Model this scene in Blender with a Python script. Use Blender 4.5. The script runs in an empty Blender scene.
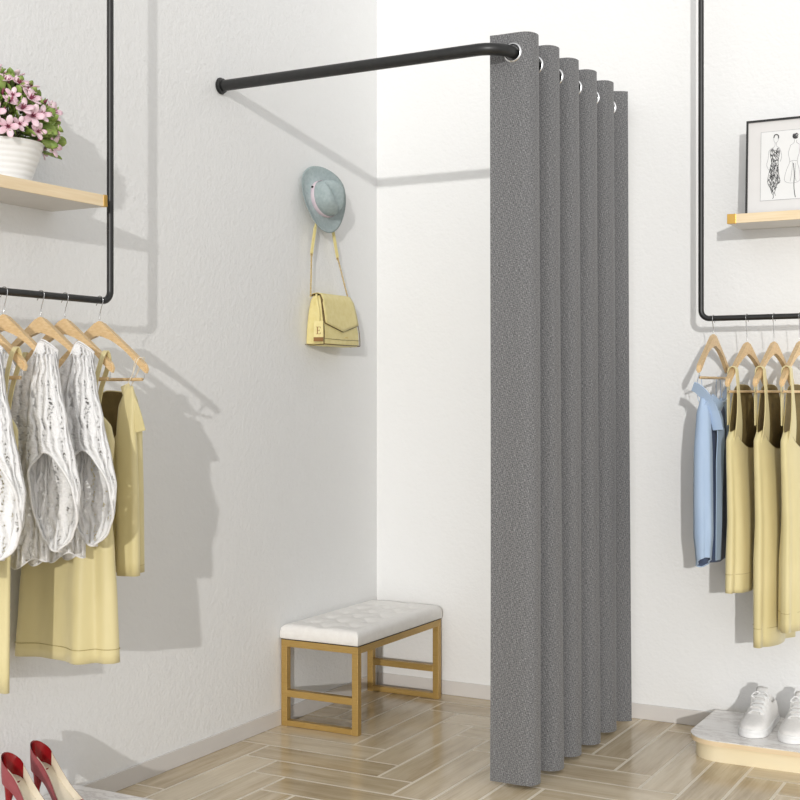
import bpy, bmesh, math, random
from math import sin, cos, pi, radians, exp
from mathutils import Vector, Matrix
random.seed(7)
S = bpy.context.scene
C = S.collection

# ------------------------------------------------------------------ camera
cam = bpy.data.cameras.new('camera'); camo = bpy.data.objects.new('camera', cam); C.objects.link(camo)
camo.location = (2.311, -4.060, 1.065)
camo.rotation_euler = (pi/2, 0, math.atan2(700, 1283))
cam.sensor_width = 36; cam.lens = 36*1283/800; cam.shift_y = -7/800; cam.clip_start = .05
S.camera = camo
# ------------------------------------------------------------------ world, sun, exposure
w = bpy.data.worlds.new('world'); S.world = w; w.use_nodes = True
bg = w.node_tree.nodes['Background']; 
wt = w.node_tree; tcw = wt.nodes.new('ShaderNodeTexCoord'); dp = wt.nodes.new('ShaderNodeVectorMath'); dp.operation = 'DOT_PRODUCT'
dp.inputs[1].default_value = (.38, -.91, .18); wt.links.new(tcw.outputs['Generated'], dp.inputs[0])
def wm(op, a, b):
    x = wt.nodes.new('ShaderNodeMath'); x.operation = op
    for i, v in enumerate((a, b)):
        if isinstance(v, (int, float)): x.inputs[i].default_value = v
        else: wt.links.new(v, x.inputs[i])
    return x.outputs[0]
# overcast-white surroundings, with a soft bright lobe added around the sun
lobe = wm('POWER', wm('MAXIMUM', dp.outputs['Value'], 0), 5)
wt.links.new(wm('ADD', wm('MULTIPLY', lobe, 1.0), .66), bg.inputs[1]); bg.inputs[0].default_value = (1, 1, .998, 1)
sl = bpy.data.lights.new('sun', 'SUN'); sl.energy = 1.3; sl.angle = radians(.7); sl.color = (1, .98, .95)
so = bpy.data.objects.new('sun', sl); C.objects.link(so)
so.rotation_euler = Vector((-.435, 1, -.163)).to_track_quat('-Z', 'Y').to_euler(); so.location = (3, -5, 3)
S.view_settings.view_transform = 'Standard'; S.view_settings.look = 'None'
S.view_settings.gamma = 1; S.view_settings.use_curve_mapping = False; S.view_settings.exposure = 0

# ------------------------------------------------------------------ materials
def hexc(r, g, b):
    f = lambda c: ((c/255+.055)/1.055)**2.4 if c > 10 else c/255/12.92
    return (f(r), f(g), f(b), 1)
class NT:
    def __init__(s, name, base, rough=.5, metal=0, spec=.5):
        s.m = bpy.data.materials.new(name); s.m.use_nodes = True; s.t = s.m.node_tree
        s.b = s.t.nodes['Principled BSDF']
        s.b.inputs['Base Color'].default_value = base; s.b.inputs['Roughness'].default_value = rough
        s.b.inputs['Metallic'].default_value = metal; s.b.inputs['Specular IOR Level'].default_value = spec
        s.tc = None
    def n(s, typ, **kw):
        x = s.t.nodes.new(typ)
        for k, v in kw.items():
            if k.startswith('i_'): x.inputs[k[2:].replace('_', ' ')].default_value = v
            else: setattr(x, k, v)
        return x
    def co(s, which='Object', scale=(1, 1, 1), rot=(0, 0, 0)):
        if not s.tc: s.tc = s.n('ShaderNodeTexCoord')
        mp = s.n('ShaderNodeMapping'); mp.inputs['Scale'].default_value = scale; mp.inputs['Rotation'].default_value = rot
        s.t.links.new(s.tc.outputs[which], mp.inputs[0]); return mp.outputs[0]
    def l(s, a, b): s.t.links.new(a, b)
    def ramp(s, fac, stops):
        r = s.n('ShaderNodeValToRGB'); e = r.color_ramp.elements
        while len(e) < len(stops): e.new(.5)
        for q, (p, c) in zip(e, stops): q.position = p; q.color = c
        s.l(fac, r.inputs[0]); return r.outputs[0]
    def bump(s, h, strength=.3, dist=.002):
        b = s.n('ShaderNodeBump'); b.inputs['Strength'].default_value = strength; b.inputs['Distance'].default_value = dist
        s.l(h, b.inputs['Height']); s.l(b.outputs[0], s.b.inputs['Normal'])
    def noise(s, vec, scale, detail=3, rough=.5):
        x = s.n('ShaderNodeTexNoise'); x.inputs['Scale'].default_value = scale; x.inputs['Detail'].default_value = detail
        x.inputs['Roughness'].default_value = rough; s.l(vec, x.inputs['Vector']); return x.outputs['Fac']
    def mathn(s, op, a, b=None):
        x = s.n('ShaderNodeMath', operation=op)
        for i, v in enumerate((a, b)):
            if v is None: continue
            if hasattr(v, 'links'): s.l(v, x.inputs[i])
            else: x.inputs[i].default_value = v
        return x.outputs[0]
def varied(name, base, base2, rough, scale=30, metal=0, stretch=(1, 1, 1), bump=0, spec=.5, detail=3, dist=.001):
    m = NT(name, base, rough, metal, spec); f = m.noise(m.co('Object', stretch), scale, detail)
    m.l(m.ramp(f, [(.3, base), (.7, base2)]), m.b.inputs['Base Color'])
    if bump: m.bump(f, bump, dist)
    return m.m

def wall_mat(name, base, bumpk):
    m = NT(name, base, .85, 0, .25)
    f = m.noise(m.co('Object'), 120, 2, .5); g = m.noise(m.co('Object'), 55, 1, .5)
    m.bump(m.mathn('ADD', m.mathn('MULTIPLY', f, .8), g), bumpk, .004)
    return m.m
M = {}
M['wall'] = wall_mat('painted_plaster', hexc(238, 238, 237), .3)
M['wall_rough'] = wall_mat('stucco_plaster', hexc(238, 238, 237), .38)
M['baseboard'] = varied('baseboard_grey', hexc(214, 210, 206), hexc(218, 214, 210), .22, 4)
M['grout'] = varied('grout', hexc(236, 226, 208), hexc(228, 217, 198), .4, 40)
# floor planks: grain runs along uv.x, each plank has its own uv offset
m = NT('wood_tile', hexc(180, 160, 130), .2, 0, .5)
uv = m.n('ShaderNodeUVMap'); uv.uv_map = 'UVMap'
mp = m.n('ShaderNodeMapping'); mp.inputs['Scale'].default_value = (2.2, 16, 1); m.l(uv.outputs[0], mp.inputs[0])
g1 = m.noise(mp.outputs[0], 1.6, 6, .6)
mp2 = m.n('ShaderNodeMapping'); mp2.inputs['Scale'].default_value = (3, 110, 1); m.l(uv.outputs[0], mp2.inputs[0])
g2 = m.noise(mp2.outputs[0], 1.5, 3, .6)
at = m.n('ShaderNodeAttribute', attribute_name='tone')
s_ = m.mathn('ADD', m.mathn('MULTIPLY', g1, .62), m.mathn('MULTIPLY', g2, .28))
s_ = m.mathn('ADD', s_, m.mathn('MULTIPLY', at.outputs['Fac'], .16))
m.l(m.ramp(s_, [(.32, hexc(164, 143, 110)), (.5, hexc(200, 182, 151)), (.66, hexc(220, 205, 178))]), m.b.inputs['Base Color'])
m.b.inputs['Roughness'].default_value = .17
M['plank'] = m.m
M['black'] = varied('black_powder_coat', hexc(30, 30, 30), hexc(38, 38, 37), .38, 60)
M['steel'] = varied('chrome_wire', hexc(180, 180, 180), hexc(200, 200, 200), .2, 20, 1)
M['ring'] = varied('grommet_silver', hexc(215, 215, 215), hexc(235, 235, 235), .22, 20, 1)
M['gold'] = varied('brushed_gold', hexc(176, 143, 80), hexc(188, 155, 92), .4, 40, .4, (1, 1, 12))
M['brass'] = varied('polished_brass', hexc(250, 236, 200), hexc(252, 240, 208), .25, 6, .1)
M['brassdark'] = varied('brass_cap', hexc(214, 168, 84), hexc(226, 184, 104), .3, 20, .8)
M['birch'] = varied('birch_wood', hexc(222, 196, 152), hexc(234, 212, 172), .45, 9, 0, (1, 1, 14), .05)
M['birchx'] = varied('birch_edge', hexc(232, 208, 168), hexc(242, 222, 188), .45, 9, 0, (1, 1, 20), .05)
M['hanger'] = varied('hanger_wood', hexc(216, 182, 132), hexc(232, 202, 156), .4, 30, 0, (3, 3, 12), .05)
M['leather_white'] = varied('white_leather', hexc(240, 238, 234), hexc(234, 231, 227), .38, 60, bump=.05)
M['blackline'] = varied('black_piping', hexc(28, 24, 20), hexc(36, 32, 28), .6, 60)
M['white_ceramic'] = varied('white_ceramic', hexc(240, 239, 236), hexc(245, 244, 242), .3, 10)
M['soil'] = varied('soil', hexc(60, 44, 30), hexc(90, 66, 44), .9, 80, bump=.5)
M['leaf'] = varied('green_leaf', hexc(112, 140, 56), hexc(160, 180, 98), .4, 40)
M['stem'] = varied('plant_stem', hexc(90, 100, 50), hexc(110, 80, 60), .5, 40)
M['petal'] = varied('pink_petal', hexc(232, 184, 200), hexc(246, 222, 228), .5, 60)
M['petaldark'] = varied('dark_bud', hexc(120, 48, 70), hexc(160, 80, 100), .5, 60)
M['felt'] = varied('felt_grey_green', hexc(156, 170, 171), hexc(172, 184, 184), .9, 90, bump=.15)
M['pinkband'] = varied('pink_ribbon', hexc(214, 196, 206), hexc(226, 210, 216), .5, 30)
M['bag'] = varied('yellow_leather', hexc(224, 208, 140), hexc(232, 218, 156), .42, 60, bump=.04)
M['bagedge'] = varied('leather_edge', hexc(92, 70, 32), hexc(112, 86, 42), .5, 60)
M['chain'] = varied('gold_chain', hexc(212, 180, 100), hexc(228, 200, 128), .25, 60, .9)
M['tagbrown'] = varied('tag_brown', hexc(128, 84, 26), hexc(140, 94, 34), .5, 60)
def fabric(name, a, b, rough=.75, sheen=.2, fine=500):
    m = NT(name, a, rough, 0, .25)
    f = m.noise(m.co('Object', (1, 1, .35)), 14, 3); g = m.noise(m.co('Object'), fine, 2)
    m.l(m.ramp(f, [(.35, a), (.65, b)]), m.b.inputs['Base Color']); m.b.inputs['Sheen Weight'].default_value = sheen
    m.bump(m.mathn('ADD', m.mathn('MULTIPLY', f, 1.2), m.mathn('MULTIPLY', g, .12)), .35, .004); return m.m
M['olive'] = fabric('olive_satin', hexc(214, 201, 150), hexc(222, 209, 160), .42)
M['inner_face'] = varied('olive_inner_shade', hexc(112, 96, 56), hexc(124, 106, 64), .8, 60)  # shade inside the olive garments, painted as a darker inner colour
M['stitch'] = varied('olive_stitch', hexc(172, 156, 104), hexc(180, 164, 112), .7, 60)
M['laminate'] = varied('grey_white_laminate', hexc(212, 208, 202), hexc(218, 214, 208), .5, 10)
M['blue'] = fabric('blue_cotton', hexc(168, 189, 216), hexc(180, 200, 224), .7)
M['bluedark'] = fabric('dark_blue_cotton', hexc(72, 86, 116), hexc(82, 96, 126), .8)  # darker blue for the shirt body and the sleeve insides
# curtain weave (uv in metres)
m = NT('grey_curtain_weave', hexc(120, 120, 120), .85, 0, .2)
uv = m.n('ShaderNodeUVMap'); uv.uv_map = 'UVMap'
def mapped(sc, rot=0):
    q = m.n('ShaderNodeMapping'); q.inputs['Scale'].default_value = sc; q.inputs['Rotation'].default_value = (0, 0, rot); m.l(uv.outputs[0], q.inputs[0]); return q.outputs[0]
n1 = m.noise(mapped((260, 420, 1)), 1, 3, .6); n2 = m.noise(mapped((130, 700, 1)), 1, 2, .6)
wv = m.n('ShaderNodeTexWave'); wv.wave_type = 'BANDS'; wv.bands_direction = 'DIAGONAL'; wv.inputs['Scale'].default_value = 60
wv.inputs['Distortion'].default_value = 1.2; wv.inputs['Detail'].default_value = 2; wv.inputs['Detail Scale'].default_value = 3; m.l(mapped((1.6, .55, 1)), wv.inputs['Vector'])
h = m.mathn('ADD', m.mathn('ADD', m.mathn('MULTIPLY', n1, .47), m.mathn('MULTIPLY', n2, .47)), m.mathn('MULTIPLY', wv.outputs['Fac'], .045))
m.l(m.ramp(h, [(.38, hexc(78, 78, 79)), (.5, hexc(113, 113, 114)), (.62, hexc(156, 156, 157))]), m.b.inputs['Base Color'])
m.bump(h, .5, .002); m.b.inputs['Sheen Weight'].default_value = .15
M['curtain'] = m.m
# lace (uv in metres)
m = NT('white_lace', hexc(232, 231, 230), .8, 0, .2)
uv = m.n('ShaderNodeUVMap'); uv.uv_map = 'UVMap'
wa = m.n('ShaderNodeTexWave'); wa.wave_type = 'BANDS'; wa.bands_direction = 'X'; wa.inputs['Scale'].default_value = 14
wa.inputs['Distortion'].default_value = 11; wa.inputs['Detail'].default_value = 3; wa.inputs['Detail Scale'].default_value = 1.1
m.l(mapped((1, .6, 1)), wa.inputs['Vector'])
vo = m.n('ShaderNodeTexVoronoi'); vo.inputs['Scale'].default_value = 1; m.l(mapped((230, 230, 1)), vo.inputs['Vector'])
ns = m.noise(mapped((320, 320, 1)), 1, 2)
zone = m.noise(mapped((60, 30, 1)), 1, 1)
hole = m.mathn('LESS_THAN', vo.outputs['Distance'], .40)
hole = m.mathn('MULTIPLY', hole, m.mathn('GREATER_THAN', zone, .44))
trough = m.mathn('LESS_THAN', wa.outputs['Fac'], .30)
hole = m.mathn('MULTIPLY', hole, trough)
m.l(m.mathn('SUBTRACT', 1, hole), m.b.inputs['Alpha'])
m.l(m.ramp(wa.outputs['Fac'], [(.0, hexc(222, 221, 219)), (.4, hexc(240, 239, 238)), (1, hexc(245, 244, 243))]), m.b.inputs['Base Color'])
hh = m.mathn('ADD', wa.outputs['Fac'], m.mathn('ADD', m.mathn('MULTIPLY', ns, .35), m.mathn('MULTIPLY', vo.outputs['Distance'], .35)))
m.bump(hh, .85, .0045)
M['lace'] = m.m
M['lacetrim'] = varied('lace_trim', hexc(238, 237, 236), hexc(226, 224, 222), .8, 300, bump=.6)
# marble
m = NT('pale_marble', hexc(225, 222, 220), .25)
f = m.noise(m.co('Object', (1, 3, 1), (0, 0, .5)), 5, 8, .7)
m.l(m.ramp(f, [(.38, hexc(244, 242, 240)), (.49, hexc(238, 235, 232)), (.52, hexc(212, 207, 204)), (.56, hexc(240, 237, 234)), (.7, hexc(246, 244, 242))]), m.b.inputs['Base Color'])
M['marble'] = m.m
M['sneaker'] = varied('white_canvas', hexc(236, 234, 231), hexc(228, 226, 223), .7, 120, bump=.1)
M['rubber'] = varied('white_rubber', hexc(240, 240, 239), hexc(234, 234, 233), .45, 30)
M['shadowgrey'] = varied('grey_lining', hexc(168, 164, 160), hexc(178, 174, 170), .9, 80)
M['redleather'] = varied('red_leather', hexc(142, 64, 68), hexc(156, 76, 80), .4, 40)
M['redpatent'] = varied('red_patent', hexc(134, 18, 24), hexc(150, 28, 32), .2, 40)
M['cream'] = varied('cream_insole', hexc(226, 214, 192), hexc(234, 224, 204), .5, 40)
M['paper'] = varied('art_paper', hexc(230, 230, 229), hexc(233, 233, 232), .7, 20)
M['mat'] = varied('mat_board', hexc(222, 220, 218), hexc(225, 223, 221), .7, 20)
M['ink'] = varied('ink', hexc(58, 58, 60), hexc(74, 74, 76), .8, 90)
M['inkgrey'] = varied('pencil', hexc(160, 160, 162), hexc(180, 180, 182), .8, 60)

# ------------------------------------------------------------------ mesh helpers
def link(name, bm, mats, parent=None, smooth=False, kind=None, autos=None):
    me = bpy.data.meshes.new(name)
    bmesh.ops.recalc_face_normals(bm, faces=bm.faces) if not getattr(bm, '_keep', False) else None
    bm.to_mesh(me); bm.free()
    for x in (mats if isinstance(mats, (list, tuple)) else [mats]): me.materials.append(M[x] if isinstance(x, str) else x)
    if smooth:
        for p in me.polygons: p.use_smooth = True
        if autos:
            me.set_sharp_from_angle(angle=radians(autos))
    o = bpy.data.objects.new(name, me); C.objects.link(o)
    if parent: o.parent = parent
    if kind: o['kind'] = kind
    return o
def thing(name, label, cat, loc=(0, 0, 0), rz=0, group=None):
    o = bpy.data.objects.new(name, None); C.objects.link(o); o.location = loc; o.rotation_euler = (0, 0, rz)
    o.empty_display_size = .05; o['label'] = label; o['category'] = cat
    if group: o['group'] = group
    return o
def box(bm, x0, x1, y0, y1, z0, z1, bev=0, seg=2):
    r = bmesh.ops.create_cube(bm, size=1)
    for v in r['verts']: v.co = Vector(((x0+x1)/2+v.co.x*(x1-x0), (y0+y1)/2+v.co.y*(y1-y0), (z0+z1)/2+v.co.z*(z1-z0)))
    if bev:
        es = list({e for v in r['verts'] for e in v.link_edges})
        bmesh.ops.bevel(bm, geom=es, offset=bev, segments=seg, affect='EDGES', profile=.5)
def tube(bm, pts, r, n=10, closed=False, caps=True):
    pts = [Vector(p) for p in pts]; N = len(pts); rings = []
    rr = r if isinstance(r, (list, tuple)) else [r]*N
    prev = None
    for i, p in enumerate(pts):
        if closed: t = pts[(i+1) % N]-pts[i-1]
        else: t = pts[min(i+1, N-1)]-pts[max(i-1, 0)]
        t.normalize()
        if prev is None:
            a = Vector((0, 0, 1)) if abs(t.z) < .9 else Vector((1, 0, 0))
            nrm = t.cross(a).normalized()
        else:
            nrm = (prev-t*prev.dot(t)).normalized()
        prev = nrm; b = t.cross(nrm)
        rings.append([bm.verts.new(p+nrm*(rr[i]*cos(2*pi*k/n))+b*(rr[i]*sin(2*pi*k/n))) for k in range(n)])
    for i in range(N if closed else N-1):
        A, B = rings[i], rings[(i+1) % N]
        for k in range(n): bm.faces.new((A[k], A[(k+1) % n], B[(k+1) % n], B[k]))
    if caps and not closed:
        bm.faces.new(rings[0][::-1]); bm.faces.new(rings[-1])
def ribbon(bm, pts, width, side, th=.0015):
    """flat band through pts; side = width direction (or a list), thickness th"""
    pts = [Vector(p) for p in pts]; N = len(pts); R = []
    for i, p in enumerate(pts):
        t = (pts[min(i+1, N-1)]-pts[max(i-1, 0)]).normalized()
        sd = Vector(side[i] if isinstance(side, list) else side); sd = (sd-t*sd.dot(t)).normalized()
        nn = t.cross(sd).normalized(); wd = width[i] if isinstance(width, (list, tuple)) else width
        R.append([bm.verts.new(p+sd*a*wd/2+nn*b*th/2) for a, b in ((-1, -1), (1, -1), (1, 1), (-1, 1))])
    for i in range(N-1):
        for k in range(4): bm.faces.new((R[i][k], R[i][(k+1) % 4], R[i+1][(k+1) % 4], R[i+1][k]))
    bm.faces.new(R[0][::-1]); bm.faces.new(R[-1])
def prism(bm, outline, axis, a0, a1):
    """extrude a 2-D outline; axis 'x': outline=(y,z), 'y': (x,z), 'z': (x,y)"""
    def mk(p, a):
        return {'x': (a, p[0], p[1]), 'y': (p[0], a, p[1]), 'z': (p[0], p[1], a)}[axis]
    A = [bm.verts.new(mk(p, a0)) for p in outline]; B = [bm.verts.new(mk(p, a1)) for p in outline]
    n = len(A)
    for i in range(n): bm.faces.new((A[i], A[(i+1) % n], B[(i+1) % n], B[i]))
    bm.faces.new(A[::-1]); bm.faces.new(B)
def smooth_pts(pts, k=6):
    """Catmull-Rom through pts"""
    P = [Vector(p) for p in pts]; out = []
    for i in range(len(P)-1):
        p0, p1, p2, p3 = P[max(i-1, 0)], P[i], P[i+1], P[min(i+2, len(P)-1)]
        for j in range(k):
            t = j/k
            out.append(.5*((2*p1)+(p2-p0)*t+(2*p0-5*p1+4*p2-p3)*t*t+(3*p1-p0-3*p2+p3)*t**3))
    out.append(P[-1]); return out
def interp(levels, k):
    return [tuple(v) for v in smooth_ntuple(levels, k)]
def smooth_ntuple(L, k):
    out = []; n = len(L)
    for i in range(n-1):
        a, b = L[i], L[i+1]
        for j in range(k):
            t = j/k; s = t*t*(3-2*t)*.5+t*.5
            out.append([a[q]*(1-s)+b[q]*s for q in range(len(a))])
            out[-1][0] = a[0]*(1-t)+b[0]*t
    out.append(list(L[-1])); return out

# ------------------------------------------------------------------ setting
# floor with herringbone planks laid along x and y
bm = bmesh.new()
X0, X1, Y0, Y1 = -.0, 4.2, -4.2, 0
vs = [bm.verts.new(p) for p in ((X0, Y0, -.0003), (X1, Y0, -.0003), (X1, Y1, -.0003), (X0, Y1, -.0003))]
bm.faces.new(vs).material_index = 0
uvl = bm.loops.layers.uv.new('UVMap'); tone = bm.loops.layers.float_color.new('tone')
ux, uy, ax, by, g = .1115, .1235, .44, -.842, .0092
def plank(u0, v0, du, dv):
    x0, x1 = ax+u0*ux+g/2, ax+(u0+du)*ux-g/2; y0, y1 = by+v0*uy+g/2, by+(v0+dv)*uy-g/2
    x0, x1, y0, y1 = max(x0, X0), min(x1, X1), max(y0, Y0), min(y1, Y1)
    if x1-x0 < .005 or y1-y0 < .005: return
    f = bm.faces.new([bm.verts.new(p) for p in ((x0, y0, 0), (x1, y0, 0), (x1, y1, 0), (x0, y1, 0))])
    f.material_index = 1; ou, ov, tn = random.random()*50, random.random()*50, random.random()
    for lp in f.loops:
        c = lp.vert.co
        lp[uvl].uv = (c.x+ou, c.y+ov) if du > dv else (c.y+ou, c.x+ov)
        lp[tone] = (tn, tn, tn, 1)
for mm in range(-9, 10):
    for k in range(-45, 46):
        plank(k, -k+8*mm, 1, 4)
        plank(k-3, -k-1+8*mm, 4, 1)
link('floor', bm, ['grout', 'plank'], kind='structure')
bm = bmesh.new(); box(bm, -.1, 0, -4.2, .1, -.05, 3.0); link('wall_left', bm, 'wall_rough', kind='structure')
bm = bmesh.new(); box(bm, 0, 4.2, 0, .1, -.05, 3.0); link('wall_back', bm, 'wall', kind='structure')
bm = bmesh.new(); box(bm, 0, .006, -4.2, 0, 0, .05, .002); link('baseboard_left', bm, 'baseboard', kind='structure')
bm = bmesh.new(); box(bm, .006, 4.2, -.006, 0, 0, .05, .002); link('baseboard_back', bm, 'baseboard', kind='structure')

# ------------------------------------------------------------------ curtain rod
RZ, RX, RY = 1.983, .921, -.948
t = thing('curtain_rod', 'black bent curtain rod running from the left wall and turning to the back wall', 'curtain rod', (0, RY, RZ))
bm = bmesh.new(); rc = .075
pts = [(0.004, RY, RZ), (.2, RY, RZ), (.5, RY, RZ), (RX-rc, RY, RZ)]
pts += [(RX-rc+rc*sin(a*pi/24), RY+rc-rc*cos(a*pi/24), RZ) for a in range(1, 13)]
pts += [(RX, -.5, RZ), (RX, -.004, RZ)]
tube(bm, [(p[0], p[1]-RY, p[2]-RZ) for p in pts], .0165, 20); link('rod', bm, 'black', t, True, autos=50)
def flange(parent, axis, pos):
    bm = bmesh.new(); px, py, pz = pos
    d = Vector((1, 0, 0)) if axis == 'x' else Vector((0, -1, 0))
    P = Vector(pos)
    tube(bm, [P, P+d*.004, P+d*.005, P+d*.012, P+d*.013], [.024, .025, .0225, .0215, .017], 24)
    return link('wall_flange', bm, 'black', parent, True, autos=40)
flange(t, 'x', (0.0005, 0, 0)); flange(t, 'y', (RX, -RY-.0005, 0))

# ------------------------------------------------------------------ curtain
XL, XR, ZT, ZB = .859, .986, 2.036, .011
pitch = .0765; yk = [-.877+pitch*k for k in range(11)]
path = []
rr_ = pitch/2
for k in range(11):
    right = (k % 2 == 0)
    a, b = (XL, XR) if right else (XR, XL)
    if k == 0: xs = [XL-.004+i*(XR-rr_-XL+.004)/10 for i in range(11)]
    elif k == 10: xs = [XL+rr_+i*(XR+.001-XL-rr_)/10 for i in range(11)]
    else:
        s0, s1 = (XL+rr_, XR-rr_) if right else (XR-rr_, XL+rr_)
        xs = [s0+i*(s1-s0)/8 for i in range(9)]
    for i, x in enumerate(xs):
        y = yk[k]
        if k == 0: y += -.004*(1-i/10)**2+.0008*sin(i*.6)
        if k == 10: y += .030*(i/10)**3
        path.append((x, y))
    if k < 10:
        cx = XR-rr_ if right else XL+rr_
        for j in range(1, 10):
            a_ = pi*j/10; sg = 1 if right else -1
            # squarish U-turn
            path.append((cx+sg*rr_*abs(sin(a_))**.8, yk[k]+rr_-rr_*cos(a_)))
cur = thing('curtain', 'grey woven grommet curtain hanging in deep folds from the black bent rod', 'curtain', (RX, -.5, 0))
bm = bmesh.new(); uvl = bm.loops.layers.uv.new('UVMap')
rows = [ZB+(ZT-ZB)*i/24 for i in range(25)]
acc = [0]
for i in range(1, len(path)): acc.append(acc[-1]+math.dist(path[i], path[i-1]))
grid = []
for z in rows:
    f = 1-(z-ZB)/(ZT-ZB)
    grid.append([bm.verts.new((x-RX-.011*(1-f)*(x-XL)/(XR-XL)+.003*f*sin(s*9+f*3), y+.5+.004*f*sin(s*7+1+f*2), z)) for (x, y), s in zip(path, acc)])
for i in range(24):
    for j in range(len(path)-1):
        fc = bm.faces.new((grid[i][j], grid[i][j+1], grid[i+1][j+1], grid[i+1][j]))
        for lp, (ii, jj) in zip(fc.loops, ((i, j), (i, j+1), (i+1, j+1), (i+1, j))): lp[uvl].uv = (acc[jj], rows[ii])
co = link('fabric', bm, 'curtain', cur, True)
sm = co.modifiers.new('s', 'SOLIDIFY'); sm.thickness = .0022; sm.offset = 0
bm = bmesh.new()
cut_me = bpy.data.meshes.new('cut'); tube(bm, [(RX, -1.1, RZ), (RX, -.55, RZ), (RX, -.03, RZ)], .021, 28)
for v in bm.verts: v.co -= Vector((RX, -.5, 0))
bmesh.ops.recalc_face_normals(bm, faces=bm.faces)
bm.to_mesh(cut_me); bm.free(); cut = bpy.data.objects.new('cut', cut_me); C.objects.link(cut); cut.location = (RX, -.5, 0)
bo = co.modifiers.new('b', 'BOOLEAN'); bo.operation = 'DIFFERENCE'; bo.solver = 'EXACT'; bo.object = cut
bpy.context.view_layer.update()
dg = bpy.context.evaluated_depsgraph_get()
newme = bpy.data.meshes.new_from_object(co.evaluated_get(dg)); co.modifiers.clear(); co.data = newme
newme.name = 'fabric'
newme.set_sharp_from_angle(angle=radians(50))
bpy.data.objects.remove(cut)
bm = bmesh.new()
ring = [(RX*0+.0237*cos(2*pi*k/36), 0, .0237*sin(2*pi*k/36)) for k in range(36)]
prof = [(.0205, -.0012), (.0205, .0012), (.0225, .0034), (.0262, .0022), (.0268, .0012), (.0268, -.0012), (.0262, -.0022), (.0225, -.0034)]
R_ = [[bm.verts.new((r*cos(2*pi*k/36), d, r*sin(2*pi*k/36))) for r, d in prof] for k in range(36)]
for k in range(36):
    for q in range(8): bm.faces.new((R_[k][q], R_[k][(q+1) % 8], R_[(k+1) % 36][(q+1) % 8], R_[(k+1) % 36][q]))
g0 = link('grommet', bm, 'ring', cur, True, autos=50)
g0['label'] = 'silver ring grommet'
for k in range(11):
    o = g0 if k == 0 else g0.copy()
    if k: C.objects.link(o); o.parent = cur
    yy = yk[k]
    if k == 0: yy += -.001
    if k == 10: yy += .004
    o.location = (0, yy+.5, RZ)

# ------------------------------------------------------------------ bench
bx0, bx1, by0, by1 = .0068, .292, -.632, -.060
t = thing('bench', 'small bench with gold frame and tufted white cushion in the room corner', 'bench', ((bx0+bx1)/2, (by0+by1)/2, 0))
ox, oy = (bx0+bx1)/2, (by0+by1)/2; hx, hy = (bx1-bx0)/2, (by1-by0)/2; lw = .022; fh = .276
for sx in (-1, 1):
    for sy in (-1, 1):
        bm = bmesh.new(); x = sx*(hx-lw/2); y = sy*(hy-lw/2)
        box(bm, x-lw/2, x+lw/2, y-lw/2, y+lw/2, 0, fh-lw, .0012); link('leg', bm, 'gold', t)
bm = bmesh.new()
for sy in (-1, 1): y = sy*(hy-lw/2); box(bm, -hx, hx, y-lw/2, y+lw/2, fh-lw, fh, .0012)
for sx in (-1, 1): x = sx*(hx-lw/2); box(bm, x-lw/2, x+lw/2, -hy+lw, hy-lw, fh-lw, fh, .0012)
link('seat_frame', bm, 'gold', t)
for sy in (-1, 1):
    for z in (0.001, .094):
        bm = bmesh.new(); y = sy*(hy-lw/2); box(bm, -hx+lw, hx-lw, y-lw/2, y+lw/2, z, z+(.018 if z < .05 else .022), .0012)
        link('bottom_rail' if z < .05 else 'middle_rail', bm, 'gold', t)
bm = bmesh.new(); box(bm, -hx, hx, -hy, hy, fh, fh+.003); link('piping', bm, 'blackline', t)
# cushion
bm = bmesh.new(); nx, ny = 70, 120; ch = .0445; hxc, hyc = hx+.002, hy+.004
tufts = [(-.075+.15*i, -.2+.1*j) for i in range(2) for j in range(5)]+[(0, -.25+.1*j) for j in range(6)]
def topz(x, y):
    ex = max(0, abs(x)/hxc); ey = max(0, (abs(y)-(hyc-hxc))/hxc)
    d = min(hxc-abs(x), hyc-abs(y)); r = .02
    e = 0 if d >= r else r-math.sqrt(max(0, r*r-(r-d)**2))
    z = ch-e+.003*(1-(x/hxc)**2)
    for a, b in tufts:
        q = (x-a)**2+(y-b)**2
        z -= .009*exp(-q/.0006)
    # creases of the diamond tufting
    fade = max(0, min(1, (.115-abs(x))/.03))*max(0, min(1, (.262-abs(y))/.03))
    for q in (x/.075+y/.05, x/.075-y/.05):
        dd = abs((q-1) % 2-1); dd = 1-dd; z -= .0022*fade*exp(-(dd/.09)**2)
    return z
G = [[bm.verts.new((-hxc+2*hxc*(.5-.5*cos(pi*i/nx)), -hyc+2*hyc*(j/ny if 0 else (.5-.5*cos(pi*j/ny))*.35+.65*j/ny), 0)) for j in range(ny+1)] for i in range(nx+1)]
for r in G:
    for v in r: v.co.z = topz(v.co.x, v.co.y)
for i in range(nx):
    for j in range(ny): bm.faces.new((G[i][j], G[i+1][j], G[i+1][j+1], G[i][j+1]))
bd = [G[i][0] for i in range(nx+1)]+[G[nx][j] for j in range(1, ny+1)]+[G[i][ny] for i in range(nx-1, -1, -1)]+[G[0][j] for j in range(ny-1, 0, -1)]
lo = [bm.verts.new((v.co.x, v.co.y, .003)) for v in bd]; n = len(bd)
lo2 = [bm.verts.new((v.co.x*.985, v.co.y*.99, 0)) for v in bd]
for i in range(n):
    bm.faces.new((bd[i], lo[i], lo[(i+1) % n], bd[(i+1) % n])); bm.faces.new((lo[i], lo2[i], lo2[(i+1) % n], lo[(i+1) % n]))
bm.faces.new(lo2)
cu = link('cushion', bm, 'leather_white', t, True, autos=60); cu.location = (0, 0, fh+.003)
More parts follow.
